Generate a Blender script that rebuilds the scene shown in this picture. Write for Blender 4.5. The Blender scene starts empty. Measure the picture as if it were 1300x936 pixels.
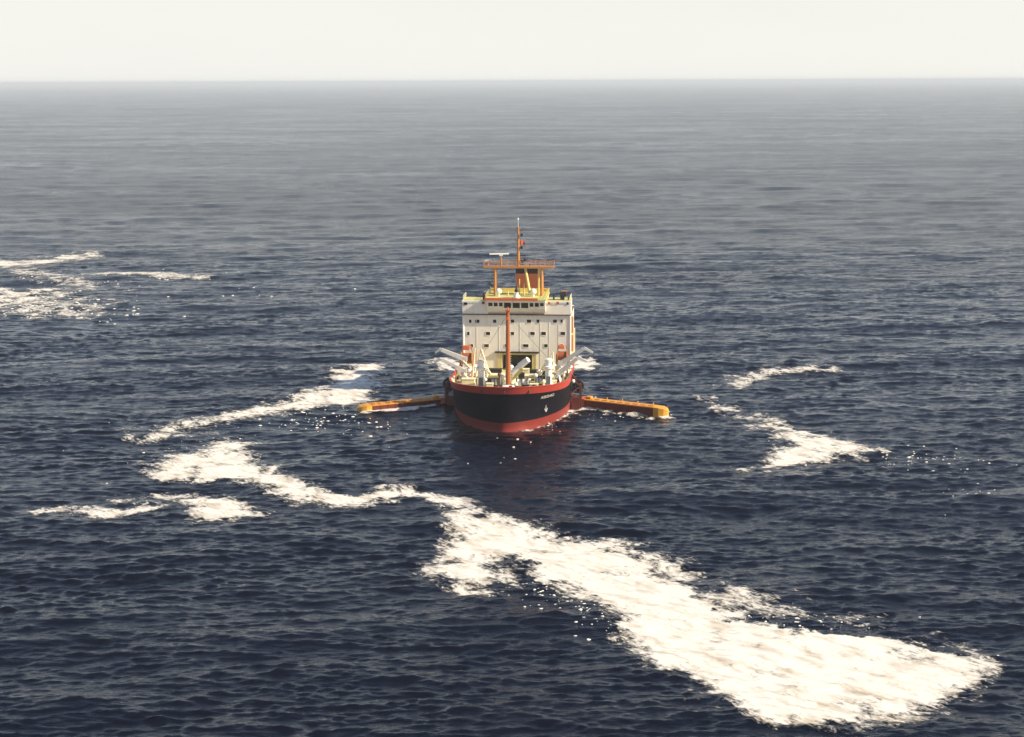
import bpy, bmesh, math, random
import numpy as np
from mathutils import Vector, Matrix

sc = bpy.context.scene
C = sc.collection
R = math.radians

# ------------------------------------------------------------------ camera
CAM_H, FPX, PITCH, ROLL = 67.5, 2000.0, R(10.34), R(0.22)
cd = bpy.data.cameras.new('camera')
cam = bpy.data.objects.new('camera', cd); C.objects.link(cam)
cd.sensor_width = 36.0
cd.lens = FPX / 1300.0 * 36.0
cd.clip_start, cd.clip_end = 1.0, 200000.0
cam.matrix_world = (Matrix.Translation((0, 0, CAM_H)) @ Matrix.Rotation(math.pi/2 - PITCH, 4, 'X')
                    @ Matrix.Rotation(-ROLL, 4, 'Z'))
sc.camera = cam

# ------------------------------------------------------------------ sky, sun, exposure
SUN_EL, SUN_AZ = R(33), R(73)          # azimuth: from straight behind the camera (-Y) towards +X
to_sun = Vector((math.cos(SUN_EL)*math.sin(SUN_AZ), -math.cos(SUN_EL)*math.cos(SUN_AZ), math.sin(SUN_EL)))
w = bpy.data.worlds.new('World'); sc.world = w; w.use_nodes = True
nt = w.node_tree
sky = nt.nodes.new('ShaderNodeTexSky'); sky.sky_type = 'NISHITA'; sky.sun_disc = False
sky.sun_elevation = SUN_EL
sky.sun_rotation = math.atan2(to_sun.x, to_sun.y)
sky.altitude = 0; sky.air_density = 1.0; sky.dust_density = 0.8; sky.ozone_density = 2.0
bg = nt.nodes['Background']; bg.inputs['Strength'].default_value = 0.09
# a hazy day: pale band of bright air low over the horizon, the same all the way round, thinning with height
geo = nt.nodes.new('ShaderNodeTexCoord'); sep = nt.nodes.new('ShaderNodeSeparateXYZ'); nt.links.new(geo.outputs['Generated'], sep.inputs[0])
sq = nt.nodes.new('ShaderNodeMath'); sq.operation = 'MULTIPLY'; nt.links.new(sep.outputs['Z'], sq.inputs[0]); nt.links.new(sep.outputs['Z'], sq.inputs[1])
mul = nt.nodes.new('ShaderNodeMath'); mul.operation = 'MULTIPLY'; mul.inputs[1].default_value = -18.0; nt.links.new(sq.outputs[0], mul.inputs[0])
ex = nt.nodes.new('ShaderNodeMath'); ex.operation = 'EXPONENT'; ex.use_clamp = True; nt.links.new(mul.outputs[0], ex.inputs[0])
air = nt.nodes.new('ShaderNodeMix'); air.data_type = 'RGBA'; air.blend_type = 'MIX'
nz_ = nt.nodes.new('ShaderNodeTexNoise'); nz_.inputs['Scale'].default_value = 2.2; nz_.inputs['Detail'].default_value = 4
mp_ = nt.nodes.new('ShaderNodeMapping'); mp_.inputs['Scale'].default_value = (1, 1, 5); nt.links.new(geo.outputs['Generated'], mp_.inputs[0]); nt.links.new(mp_.outputs[0], nz_.inputs['Vector'])
veil = nt.nodes.new('ShaderNodeMix'); veil.data_type = 'RGBA'; veil.inputs[6].default_value = (6.45, 6.5, 6.25, 1); veil.inputs[7].default_value = (7.3, 7.05, 6.4, 1)
nt.links.new(nz_.outputs['Fac'], veil.inputs[0]); nt.links.new(veil.outputs[2], air.inputs[7])
nt.links.new(ex.outputs[0], air.inputs[0]); nt.links.new(sky.outputs[0], air.inputs[6])
nt.links.new(air.outputs[2], bg.inputs[0])
sl = bpy.data.lights.new('sun', 'SUN'); sl.energy = 5.0; sl.angle = R(0.6); sl.color = (1.0, 0.85, 0.63)
so = bpy.data.objects.new('sun', sl); C.objects.link(so)
so.rotation_euler = to_sun.to_track_quat('Z', 'Y').to_euler()
so.location = (200, -100, 300)
vs = sc.view_settings
vs.view_transform = 'Standard'; vs.look = 'None'; vs.gamma = 1.0; vs.exposure = 0.6; vs.use_curve_mapping = False

# ------------------------------------------------------------------ pixel rays (photo 1300 x 936)
def ray(px, py):
    a = (px - 650.0) / FPX; b = (468.0 - py) / FPX
    cr, sr = math.cos(ROLL), math.sin(ROLL)
    a, b = a*cr + b*sr, -a*sr + b*cr
    fw = Vector((0, math.cos(PITCH), -math.sin(PITCH))); up = Vector((0, math.sin(PITCH), math.cos(PITCH)))
    return fw + a*Vector((1, 0, 0)) + b*up
def on_water(px, py, z=0.0):
    d = ray(px, py); t = (z - CAM_H) / d.z
    return Vector((0, 0, CAM_H)) + d*t

YAW = R(5.0)
SHIP_O = Vector((-1.85, 302.0, 0.0))
SHIP_ROT = -math.pi/2 - YAW
FWD = Vector((math.cos(SHIP_ROT), math.sin(SHIP_ROT), 0)); PORT = Vector((-math.sin(SHIP_ROT), math.cos(SHIP_ROT), 0))
def L(px, py, xl):
    """point of the ship's own frame seen at a pixel, on the cross-ship plane x = xl"""
    d = ray(px, py); o = Vector((0, 0, CAM_H)) - SHIP_O
    t = (xl - o.dot(FWD)) / d.dot(FWD)
    p = o + d*t
    return Vector((xl, p.dot(PORT), p.z))

# ------------------------------------------------------------------ materials
def mat(name, col, rough=0.5, metal=0.0, var=0.12, scale=1.2, streak=0.0, streak_col=(0.16, 0.05, 0.02), bump=0.0, spec=0.4):
    m = bpy.data.materials.new(name); m.use_nodes = True
    n = m.node_tree; b = n.nodes['Principled BSDF']
    tc = n.nodes.new('ShaderNodeTexCoord')
    no = n.nodes.new('ShaderNodeTexNoise'); no.inputs['Scale'].default_value = scale
    no.inputs['Detail'].default_value = 6; no.inputs['Roughness'].default_value = 0.62
    n.links.new(tc.outputs['Object'], no.inputs['Vector'])
    mx = n.nodes.new('ShaderNodeMix'); mx.data_type = 'RGBA'
    mx.inputs[6].default_value = tuple(c*(1-var) for c in col) + (1,)
    mx.inputs[7].default_value = tuple(min(1, c*(1+var)) for c in col) + (1,)
    n.links.new(no.outputs['Fac'], mx.inputs[0])
    out = mx.outputs[2]
    if streak > 0:
        mp = n.nodes.new('ShaderNodeMapping'); mp.inputs['Scale'].default_value = (1.6, 1.6, 0.12)
        n.links.new(tc.outputs['Object'], mp.inputs['Vector'])
        s = n.nodes.new('ShaderNodeTexNoise'); s.inputs['Scale'].default_value = 1.3; s.inputs['Detail'].default_value = 5
        n.links.new(mp.outputs[0], s.inputs['Vector'])
        mr = n.nodes.new('ShaderNodeMapRange'); mr.inputs[1].default_value = 0.54; mr.inputs[2].default_value = 0.78
        mr.inputs[3].default_value = 0; mr.inputs[4].default_value = streak
        n.links.new(s.outputs['Fac'], mr.inputs[0])
        m2 = n.nodes.new('ShaderNodeMix'); m2.data_type = 'RGBA'
        m2.inputs[7].default_value = streak_col + (1,)
        n.links.new(out, m2.inputs[6]); n.links.new(mr.outputs[0], m2.inputs[0]); out = m2.outputs[2]
    n.links.new(out, b.inputs['Base Color'])
    b.inputs['Roughness'].default_value = rough; b.inputs['Metallic'].default_value = metal
    b.inputs['Specular IOR Level'].default_value = spec
    if bump > 0:
        bp = n.nodes.new('ShaderNodeBump'); bp.inputs['Strength'].default_value = bump; bp.inputs['Distance'].default_value = 0.09
        n.links.new(no.outputs['Fac'], bp.inputs['Height']); n.links.new(bp.outputs[0], b.inputs['Normal'])
    return m

M = dict(
    hull=mat('hull_black_paint', (0.008, 0.008, 0.013), 0.5, streak=0.5, streak_col=(0.06, 0.022, 0.012), scale=0.6, spec=0.12),
    boot=mat('boot_topping_red', (0.24, 0.034, 0.024), 0.5, var=0.25, streak=0.5, streak_col=(0.2, 0.06, 0.04)),
    red=mat('bulwark_red_paint', (0.46, 0.06, 0.042), 0.45, var=0.16, streak=0.25),
    white=mat('white_house_paint', (0.80, 0.75, 0.66), 0.45, var=0.06, streak=0.35, streak_col=(0.42, 0.33, 0.24)),
    trim=mat('white_trim_paint', (0.80, 0.79, 0.74), 0.4, var=0.05),
    grey=mat('pale_grey_steel', (0.55, 0.54, 0.52), 0.45, var=0.1),
    deck=mat('green_yellow_deck_paint', (0.58, 0.55, 0.20), 0.65, var=0.3, scale=0.5),
    cream=mat('cream_machinery_paint', (0.82, 0.74, 0.52), 0.5, var=0.2),
    yellow=mat('yellow_frame_paint', (0.70, 0.55, 0.16), 0.45, var=0.12),
    orange=mat('ochre_mast_paint', (0.48, 0.21, 0.055), 0.45, var=0.18),
    ored=mat('orange_red_paint', (0.58, 0.12, 0.05), 0.5, var=0.18),
    dark=mat('dark_steel', (0.03, 0.026, 0.026), 0.5, var=0.3),
    rustd=mat('dark_rust_steel', (0.10, 0.035, 0.025), 0.6, var=0.35),
    black=mat('soot_black', (0.01, 0.009, 0.01), 0.6),
    funnel=mat('funnel_brown_paint', (0.34, 0.095, 0.038), 0.5, var=0.12),
    glass=mat('dark_window_glass', (0.022, 0.014, 0.016), 0.12, var=0.2),
    boomred=mat('boom_oxide_red', (0.13, 0.022, 0.014), 0.5, var=0.3, streak=0.4, streak_col=(0.07, 0.02, 0.015)),
    boomtop=mat('boom_orange_top', (0.60, 0.26, 0.035), 0.5, var=0.3, streak=0.2),
    boomyel=mat('boom_yellow_end', (0.66, 0.33, 0.04), 0.45, var=0.15),
)

# ------------------------------------------------------------------ mesh helpers
class MB:
    def __init__(s): s.v = []; s.f = []; s.mi = []
    def add(s, vs, fs, mi=0):
        o = len(s.v); s.v += [tuple(v) for v in vs]
        for f in fs: s.f.append([i + o for i in f]); s.mi.append(mi)
        return s
    def box(s, c, size, rot=None, mi=0, taper=1.0):
        hx, hy, hz = (a/2 for a in size); vs = []
        for z in (-1, 1):
            k = taper if z > 0 else 1.0
            for x, y in ((-1, -1), (1, -1), (1, 1), (-1, 1)):
                v = Vector((x*hx*k, y*hy*k, z*hz))
                if rot is not None: v = rot @ v
                vs.append(Vector(c) + v)
        return s.add(vs, [(3, 2, 1, 0), (4, 5, 6, 7), (0, 1, 5, 4), (1, 2, 6, 5), (2, 3, 7, 6), (3, 0, 4, 7)], mi)
    def b2(s, lo, hi, mi=0):
        return s.box([(a+b)/2 for a, b in zip(lo, hi)], [abs(b-a) for a, b in zip(lo, hi)], mi=mi)
    def cyl(s, p0, p1, r0, r1=None, n=12, mi=0):
        r1 = r0 if r1 is None else r1
        p0, p1 = Vector(p0), Vector(p1); d = (p1-p0).normalized()
        a = d.orthogonal().normalized(); b = d.cross(a)
        vs = []
        for p, r in ((p0, r0), (p1, r1)):
            for i in range(n):
                t = 2*math.pi*i/n; vs.append(p + a*r*math.cos(t) + b*r*math.sin(t))
        fs = [(i, (i+1) % n, n+(i+1) % n, n+i) for i in range(n)]
        fs += [tuple(reversed(range(n))), tuple(range(n, 2*n))]
        return s.add(vs, fs, mi)
    def beam(s, p0, p1, wdt, hgt, w1=None, h1=None, mi=0):
        p0, p1 = Vector(p0), Vector(p1); d = (p1-p0).normalized()
        u = Vector((0, 0, 1)) if abs(d.z) < 0.95 else Vector((1, 0, 0))
        a = d.cross(u).normalized(); b = a.cross(d)
        vs = []
        for p, ww, hh in ((p0, wdt, hgt), (p1, w1 or wdt, h1 or hgt)):
            for x, y in ((-1, -1), (1, -1), (1, 1), (-1, 1)): vs.append(p + a*x*ww/2 + b*y*hh/2)
        return s.add(vs, [(3, 2, 1, 0), (4, 5, 6, 7), (0, 1, 5, 4), (1, 2, 6, 5), (2, 3, 7, 6), (3, 0, 4, 7)], mi)
    def lathe(s, c, prof, n=14, mi=0):
        vs = []; c = Vector(c)
        for r, z in prof:
            for i in range(n):
                t = 2*math.pi*i/n; vs.append(c + Vector((r*math.cos(t), r*math.sin(t), z)))
        fs = []
        for j in range(len(prof)-1):
            for i in range(n): fs.append((j*n+i, j*n+(i+1) % n, (j+1)*n+(i+1) % n, (j+1)*n+i))
        fs += [tuple(reversed(range(n))), tuple(range((len(prof)-1)*n, len(prof)*n))]
        return s.add(vs, fs, mi)
    def torus(s, c, R0, r, axis='x', n=14, k=6):
        vs = []; fs = []; c = Vector(c)
        for i in range(n):
            t = 2*math.pi*i/n
            for j in range(k):
                p = 2*math.pi*j/k; rr = R0 + r*math.cos(p); h = r*math.sin(p)
                q = (h, rr*math.cos(t), rr*math.sin(t)) if axis == 'x' else ((rr*math.cos(t), rr*math.sin(t), h) if axis == 'z' else (rr*math.cos(t), h, rr*math.sin(t)))
                vs.append(c + Vector(q))
        for i in range(n):
            for j in range(k): fs.append((i*k+j, ((i+1) % n)*k+j, ((i+1) % n)*k+(j+1) % k, i*k+(j+1) % k))
        return s.add(vs, fs)
    def build(s, name, m, parent=None, smooth=False):
        me = bpy.data.meshes.new(name); me.from_pydata(s.v, [], s.f)
        for x in (m if isinstance(m, (list, tuple)) else [m]): me.materials.append(M[x] if isinstance(x, str) else x)
        me.polygons.foreach_set('material_index', s.mi)
        bm = bmesh.new(); bm.from_mesh(me); bmesh.ops.recalc_face_normals(bm, faces=bm.faces); bm.to_mesh(me); bm.free()
        if smooth:
            me.polygons.foreach_set('use_smooth', [True]*len(me.polygons))
            me.set_sharp_from_angle(angle=R(40))
        o = bpy.data.objects.new(name, me); C.objects.link(o)
        if parent is not None: o.parent = parent
        return o
def tag(o, label=None, cat=None, group=None, kind=None):
    for k, v in (('label', label), ('category', cat), ('group', group), ('kind', kind)):
        if v: o[k] = v
    return o
def empty(name, loc, rz=0):
    o = bpy.data.objects.new(name, None); C.objects.link(o); o.location = loc; o.rotation_euler = (0, 0, rz)
    o.empty_display_size = 0.5
    return o

# ------------------------------------------------------------------ the sea surface
rng = np.random.default_rng(11)
def spectrum_tile(N, size, lam, theta, n, rms, pw, lam_min=0.0):
    k1 = 2*np.pi*np.fft.fftfreq(N, size/N)
    KX, KY = np.meshgrid(k1, k1); K = np.hypot(KX, KY); K[0, 0] = 1
    kp = 2*np.pi/lam
    S = np.exp(-1.2*(kp/K)**2) * K**(-pw) * (0.04 + np.abs(np.cos(np.arctan2(KY, KX) - theta))**n)
    if lam_min: S *= np.exp(-(K*lam_min/(2*np.pi))**4)
    S[0, 0] = 0
    h = np.real(np.fft.ifft2(np.sqrt(S)*(rng.normal(size=K.shape) + 1j*rng.normal(size=K.shape))))
    return (h/h.std()*rms).astype(np.float32)
def noise_tile(N, pw):
    k1 = np.fft.fftfreq(N)*N; KX, KY = np.meshgrid(k1, k1); K = np.hypot(KX, KY); K[0, 0] = 1
    S = K**(-pw); S[0, 0] = 0; S[K < 3] = 0
    h = np.real(np.fft.ifft2(S*np.exp(2j*np.pi*rng.random(K.shape)))); return (h/h.std()).astype(np.float32)
def sample(T, size, x, y, rot=0.0):
    c, s = math.cos(rot), math.sin(rot); N = T.shape[0]
    u = (x*c + y*s)/size*N; v = (-x*s + y*c)/size*N
    iu = np.floor(u).astype(np.int64); iv = np.floor(v).astype(np.int64); fu = u-iu; fv = v-iv
    i0, i1, j0, j1 = iu % N, (iu+1) % N, iv % N, (iv+1) % N
    return (T[j0, i0]*(1-fu)*(1-fv) + T[j0, i1]*fu*(1-fv) + T[j1, i0]*(1-fu)*fv + T[j1, i1]*fu*fv)
T_SW = spectrum_tile(256, 397.0, 26.0, R(97), 10, 0.13, 4.2)
T_LG = spectrum_tile(256, 811.0, 46.0, R(88), 9, 0.24, 4.2, 12.0)
T_MD = spectrum_tile(512, 233.0, 11.0, R(92), 12, 0.08, 4.2, 3.0)
T_WA = spectrum_tile(512, 151.0, 3.9, R(86), 11, 0.064, 3.9, 0.9)
T_WB = spectrum_tile(512, 107.0, 2.8, R(98), 9, 0.046, 3.8, 0.8)
T_CH = spectrum_tile(512, 61.0, 1.5, R(90), 4, 0.020, 3.6, 0.6)
def waves(x, y):
    d = 0.0014*np.maximum(y, 60.0)
    edge = np.clip((0.55 - np.abs(x)/(60.0 + y))/0.08, 0, 1)
    def fade(lam): return np.clip((lam/2.6 - d)/(lam/2.6 - lam/5.5), 0, 1)*edge
    wa = sample(T_WA, 151.0, x, y, 0.05); wb = sample(T_WB, 107.0, x, y, -0.11)
    wv = wa + wb; wv = wv + 1.8*(wv*wv - 0.0062)
    gust = 1.0 + 0.35*sample(T_SW, 900.0, x, y, 0.3)/0.16*0.5
    return (sample(T_SW, 397.0, x, y)*fade(26.0) + sample(T_LG, 811.0, x, y, 0.12)*fade(46.0) + sample(T_MD, 233.0, x, y, 0.02)*fade(11.0) + wv*fade(3.2)*np.clip(gust, 0.5, 1.6)
            + sample(T_CH, 61.0, x, y, 0.2)*fade(1.6)), fade(3.2)

ts = np.linspace(-0.42, 0.42, 620); q = np.linspace(0.03, 1, 14)**1.5*0.9
ts = np.concatenate([-(0.42 + q)[::-1], ts, 0.42 + q])
ys = [20.0]
while ys[-1] < 105: ys.append(ys[-1] + 2.5)
while ys[-1] < 620: ys.append(ys[-1]*1.00145)
g = 1.00145
while ys[-1] < 48000: g = min(1.02, g + 0.00008); ys.append(ys[-1]*g)
ys = np.array(ys)
TT, YY = np.meshgrid(ts, ys); XX = TT*(60.0 + YY)
ZZ, FW = waves(XX, YY)
def grid_mesh(name, X, Y, Z, keep=None, attrs=None):
    nr, nc = X.shape; idx = np.arange(nr*nc).reshape(nr, nc)
    quads = np.stack([idx[:-1, :-1], idx[:-1, 1:], idx[1:, 1:], idx[1:, :-1]], -1).reshape(-1, 4)
    co = np.stack([X, Y, Z], -1).reshape(-1, 3).astype(np.float32)
    at = {k: a.reshape(-1).astype(np.float32) for k, a in (attrs or {}).items()}
    if keep is not None:
        quads = quads[keep.reshape(-1)]
        used, inv = np.unique(quads, return_inverse=True); quads = inv.reshape(-1, 4); co = co[used]
        at = {k: a[used] for k, a in at.items()}
    me = bpy.data.meshes.new(name)
    me.vertices.add(len(co)); me.vertices.foreach_set('co', co.ravel())
    me.loops.add(quads.size); me.loops.foreach_set('vertex_index', quads.ravel().astype(np.int32))
    me.polygons.add(len(quads)); me.polygons.foreach_set('loop_start', np.arange(0, quads.size, 4, dtype=np.int32))
    me.polygons.foreach_set('use_smooth', np.ones(len(quads), dtype=bool))
    for k, a in at.items():
        A = me.attributes.new(k, 'FLOAT', 'POINT'); A.data.foreach_set('value', a)
    me.update(calc_edges=True)
    o = bpy.data.objects.new(name, me); C.objects.link(o); return o

def water_material():
    m = bpy.data.materials.new('sea_water'); m.use_nodes = True; n = m.node_tree; b = n.nodes['Principled BSDF']
    ln = n.links.new
    b.inputs['Base Color'].default_value = (0.002, 0.003, 0.009, 1)
    b.inputs['Roughness'].default_value = 0.07; b.inputs['IOR'].default_value = 1.333
    tc = n.nodes.new('ShaderNodeTexCoord')
    def noise(sx, sy, detail, rough=0.55, rot=0.0, dist=0.0):
        mp = n.nodes.new('ShaderNodeMapping'); mp.inputs['Scale'].default_value = (sx, sy, 1); mp.inputs['Rotation'].default_value = (0, 0, rot)
        ln(tc.outputs['Object'], mp.inputs['Vector'])
        t = n.nodes.new('ShaderNodeTexNoise'); t.inputs['Scale'].default_value = 1; t.inputs['Detail'].default_value = detail
        t.inputs['Roughness'].default_value = rough; t.inputs['Distortion'].default_value = dist
        ln(mp.outputs[0], t.inputs['Vector']); return t.outputs['Fac']
    def math_(op, a, b_):
        x = n.nodes.new('ShaderNodeMath'); x.operation = op
        for i, v in enumerate((a, b_)):
            if isinstance(v, (int, float)): x.inputs[i].default_value = v
            else: ln(v, x.inputs[i])
        return x.outputs[0]
    at = n.nodes.new('ShaderNodeAttribute'); at.attribute_name = 'wave_built'
    far = math_('SUBTRACT', 1.0, at.outputs['Fac'])
    fine = math_('MULTIPLY', noise(0.9, 2.4, 3, 0.6, 0.06), 0.12)
    mid = math_('MULTIPLY', math_('MULTIPLY', noise(0.18, 0.5, 4, 0.62, -0.05), 1.1), far)
    gust = noise(0.003, 0.0075, 5, 0.65, 0.25, 0.8)
    gm = n.nodes.new('ShaderNodeMapRange'); gm.inputs[1].default_value = 0.35; gm.inputs[2].default_value = 0.65
    gm.inputs[3].default_value = 0.6; gm.inputs[4].default_value = 1.35
    ln(gust, gm.inputs[0])
    h = math_('MULTIPLY', math_('ADD', fine, mid), gm.outputs[0])
    bp = n.nodes.new('ShaderNodeBump'); bp.inputs['Strength'].default_value = 1.0; bp.inputs['Distance'].default_value = 1.0
    rg = n.nodes.new('ShaderNodeMapRange'); rg.inputs[1].default_value = 0.34; rg.inputs[2].default_value = 0.66; rg.inputs[3].default_value = 0.08; rg.inputs[4].default_value = 0.17
    ln(gust, rg.inputs[0]); ln(math_('ADD', math_('MULTIPLY', far, rg.outputs[0]), 0.07), b.inputs['Roughness'])
    ln(h, bp.inputs['Height']); ln(bp.outputs[0], b.inputs['Normal'])
    return m
sea = grid_mesh('sea', XX, YY, ZZ, attrs={'wave_built': FW})
sea.data.materials.append(water_material())
tag(sea, 'dark blue rippled open sea reaching to the hazy horizon', 'sea', kind='structure')

# ------------------------------------------------------------------ foam on the water
NT = noise_tile(1024, 1.55)
NF = noise_tile(512, 1.15)
def sdf(poly, x, y):
    p = np.array([(a.x, a.y) for a in poly]); n = len(p)
    best = np.full(x.shape, 1e9, np.float32); inside = np.zeros(x.shape, bool)
    for i in range(n):
        ax, ay = p[i]; bx, by = p[(i+1) % n]; ex, ey = bx-ax, by-ay
        t = np.clip(((x-ax)*ex + (y-ay)*ey)/(ex*ex+ey*ey+1e-9), 0, 1)
        best = np.minimum(best, np.hypot(x-ax-t*ex, y-ay-t*ey))
        cnd = ((ay > y) != (by > y)) & (x < (bx-ax)*(y-ay)/((by-ay) if by != ay else 1e-9) + ax)
        inside ^= cnd
    return np.where(inside, best, -best)
def ribbon(pts, wpx):
    """outline of a streak: centre line in pixels, half height in pixels"""
    up = [(x, y - h) for (x, y), h in zip(pts, wpx)]; dn = [(x, y + h) for (x, y), h in zip(pts, wpx)]
    return up + dn[::-1]

def foam_material():
    m = bpy.data.materials.new('sea_foam'); m.use_nodes = True; n = m.node_tree; b = n.nodes['Principled BSDF']; ln = n.links.new
    fc = n.nodes.new('ShaderNodeTexNoise'); fc.inputs['Scale'].default_value = 0.35; fc.inputs['Detail'].default_value = 7; fc.inputs['Roughness'].default_value = 0.7
    fm_ = n.nodes.new('ShaderNodeMix'); fm_.data_type = 'RGBA'; fm_.inputs[6].default_value = (0.42, 0.35, 0.26, 1); fm_.inputs[7].default_value = (0.80, 0.77, 0.71, 1)
    fr_ = n.nodes.new('ShaderNodeMapRange'); fr_.inputs[1].default_value = 0.30; fr_.inputs[2].default_value = 0.52; ln(fc.outputs['Fac'], fr_.inputs[0])
    ln(fr_.outputs[0], fm_.inputs[0]); ln(fm_.outputs[2], b.inputs['Base Color']); b.inputs['Roughness'].default_value = 0.7
    b.inputs['Subsurface Weight'].default_value = 0.0
    tc = n.nodes.new('ShaderNodeTexCoord'); at = n.nodes.new('ShaderNodeAttribute'); at.attribute_name = 'foam_cover'
    t = n.nodes.new('ShaderNodeTexNoise'); t.inputs['Scale'].default_value = 1.3; t.inputs['Detail'].default_value = 8; t.inputs['Roughness'].default_value = 0.72
    t.inputs['Distortion'].default_value = 0.4
    mp = n.nodes.new('ShaderNodeMapping'); mp.inputs['Scale'].default_value = (0.5, 1.35, 1)
    mq = n.nodes.new('ShaderNodeMapping'); mq.inputs['Rotation'].default_value = (0, 0, R(40)); ln(tc.outputs['Object'], mq.inputs[0]); ln(mq.outputs[0], mp.inputs[0]); ln(mp.outputs[0], t.inputs['Vector']); ln(mp.outputs[0], fc.inputs['Vector'])
    s = n.nodes.new('ShaderNodeMath'); s.operation = 'MULTIPLY_ADD'; s.inputs[1].default_value = 5.0; s.inputs[2].default_value = -2.5
    ln(t.outputs['Fac'], s.inputs[0])
    a = n.nodes.new('ShaderNodeMath'); a.operation = 'ADD'; ln(s.outputs[0], a.inputs[0]); ln(at.outputs['Fac'], a.inputs[1])
    r = n.nodes.new('ShaderNodeMapRange'); r.interpolation_type = 'SMOOTHSTEP'
    r.inputs[1].default_value = -0.5; r.inputs[2].default_value = 1.1; ln(a.outputs[0], r.inputs[0])
    ln(r.outputs[0], b.inputs['Alpha'])
    # froth scatters light from all its bubbles: its shading normal leans to the vertical
    gn = n.nodes.new('ShaderNodeNewGeometry'); mxn = n.nodes.new('ShaderNodeMix'); mxn.data_type = 'VECTOR'; mxn.inputs[0].default_value = 0.72
    mxn.inputs[5].default_value = (0, 0, 1); ln(gn.outputs['Normal'], mxn.inputs[4])
    nz = n.nodes.new('ShaderNodeVectorMath'); nz.operation = 'NORMALIZE'; ln(mxn.outputs[1], nz.inputs[0]); ln(nz.outputs[0], b.inputs['Normal'])
    return m
FOAM = foam_material()

def foam(polys, label, cell, soft=1.5, rough=1.0, thin=(), gain=1.0, cap=1.6, nsize=46.0):
    """foam sheet riding the waves: outlines are pixel polygons laid on the water plane"""
    P = [[on_water(*q) for q in pl] for pl in polys]
    TH = [([on_water(*q) for q in pl], k) for pl, k in thin]
    allp = [v for pl in P for v in pl]
    pad = soft*2.2
    x0, x1 = min(v.x for v in allp)-pad, max(v.x for v in allp)+pad
    y0, y1 = min(v.y for v in allp)-pad, max(v.y for v in allp)+pad
    X, Y = np.meshgrid(np.arange(x0, x1, cell), np.arange(y0, y1, cell))
    wx = X + 1.1*soft*sample(NT, nsize*0.7, X, Y, 0.4)*0.5; wy = Y + 1.1*soft*sample(NT, nsize*0.7, X, Y, 1.9)*0.5
    d = np.full(X.shape, -1e9, np.float32)
    for pl in P: d = np.maximum(d, sdf(pl, wx, wy))
    dens = np.clip(0.55*d/soft + 0.12, -2.5, cap)*gain
    for pl, k in TH:
        dens = dens + k*np.clip(sdf(pl, wx, wy)/(soft*1.2) + 0.5, 0, 1)
    dens = dens + rough*(0.38*sample(NT, nsize, X, Y, 0.8) + 0.16*sample(NF, nsize*0.35, X, Y, 0.2))
    Z, _ = waves(X, Y)
    Z = Z + 0.06 + 0.00055*Y
    kp = dens > -1.4
    keep = kp[:-1, :-1] | kp[1:, :-1] | kp[:-1, 1:] | kp[1:, 1:]
    o = grid_mesh('foam_patch', X, Y, Z, keep, {'foam_cover': dens})
    o.data.materials.append(FOAM)
    return tag(o, label, 'foam', kind='stuff')

foam([[(594, 641), (602, 646), (612, 654), (640, 659), (680, 669), (715, 681), (760, 687), (810, 690), (850, 701), (880, 715), (920, 737), (960, 751),
       (1000, 761), (1050, 775), (1100, 789), (1150, 807), (1200, 822), (1248, 838), (1258, 850), (1222, 880), (1150, 912), (1060, 928), (980, 922), (920, 893), (866, 856), (838, 840),
       (812, 824), (790, 815), (788, 786), (765, 775), (740, 762), (712, 746), (692, 738), (672, 728), (655, 702), (636, 700), (626, 714), (638, 735),
       (630, 749), (605, 752), (590, 746), (568, 738), (544, 730), (560, 719), (558, 700), (574, 686), (570, 664), (580, 652), (588, 646)]],
     'broad white foam slick that widens away in front of the bow', 0.28, soft=1.3, rough=1.0,
     thin=[([(760, 690), (850, 698), (900, 722), (980, 752), (1080, 780), (1260, 838), (1180, 822), (1100, 812), (1000, 802), (930, 785), (870, 752), (820, 724)], -1.35),
           ([(925, 790), (980, 782), (1060, 797), (1140, 803), (1120, 812), (1040, 810), (960, 803)], -1.3), ([(880, 760), (1000, 790), (1010, 800), (900, 790)], -0.6), ([(760, 700), (840, 720), (900, 750), (860, 750)], -0.5)])
foam([ribbon([(606, 648), (592, 640), (562, 633), (520, 629), (482, 631), (450, 637), (420, 637), (398, 632)], [6, 6, 5, 5, 5, 6, 7, 7]),
      [(402, 628), (402, 640), (380, 642), (352, 630), (333, 614), (300, 611), (250, 611), (206, 611), (186, 588), (215, 578), (246, 571), (264, 557),
       (300, 555), (322, 563), (316, 580), (332, 602), (344, 596), (354, 596), (366, 609), (386, 616)]],
     'white foam streak winding from a wide patch to the broad slick before the bow', 0.36, soft=1.15, rough=0.9,
     thin=[([(225, 598), (245, 592), (270, 598), (240, 606)], -1.0), ([(180, 585), (250, 566), (262, 552), (330, 552), (325, 572), (250, 585), (200, 600)], -0.9)])
foam([[(192, 627), (212, 630), (232, 638), (246, 652), (266, 663), (290, 658), (318, 656), (336, 655), (312, 644), (288, 633), (256, 628)]],
     'short wedge of white foam beside the winding streak', 0.4, soft=1.1)
foam([ribbon([(48, 650), (82, 646), (112, 650), (132, 654), (160, 650), (210, 643)], [1.5, 2.5, 4, 7, 4, 1.5]),
      [(136, 632), (150, 629), (164, 636), (150, 638)]],
     'thin ragged foam streak trailing off the end of the wedge', 0.4, soft=1.0)
foam([[(480, 462), (478, 482), (470, 502), (454, 515), (420, 516), (380, 522), (330, 530), (286, 540), (264, 538), (300, 525), (350, 513), (400, 499), (424, 488), (434, 472), (458, 463)]],
     'white foam plume sweeping off the tip of the sweep boom', 0.5, soft=1.7, rough=1.0)
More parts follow.
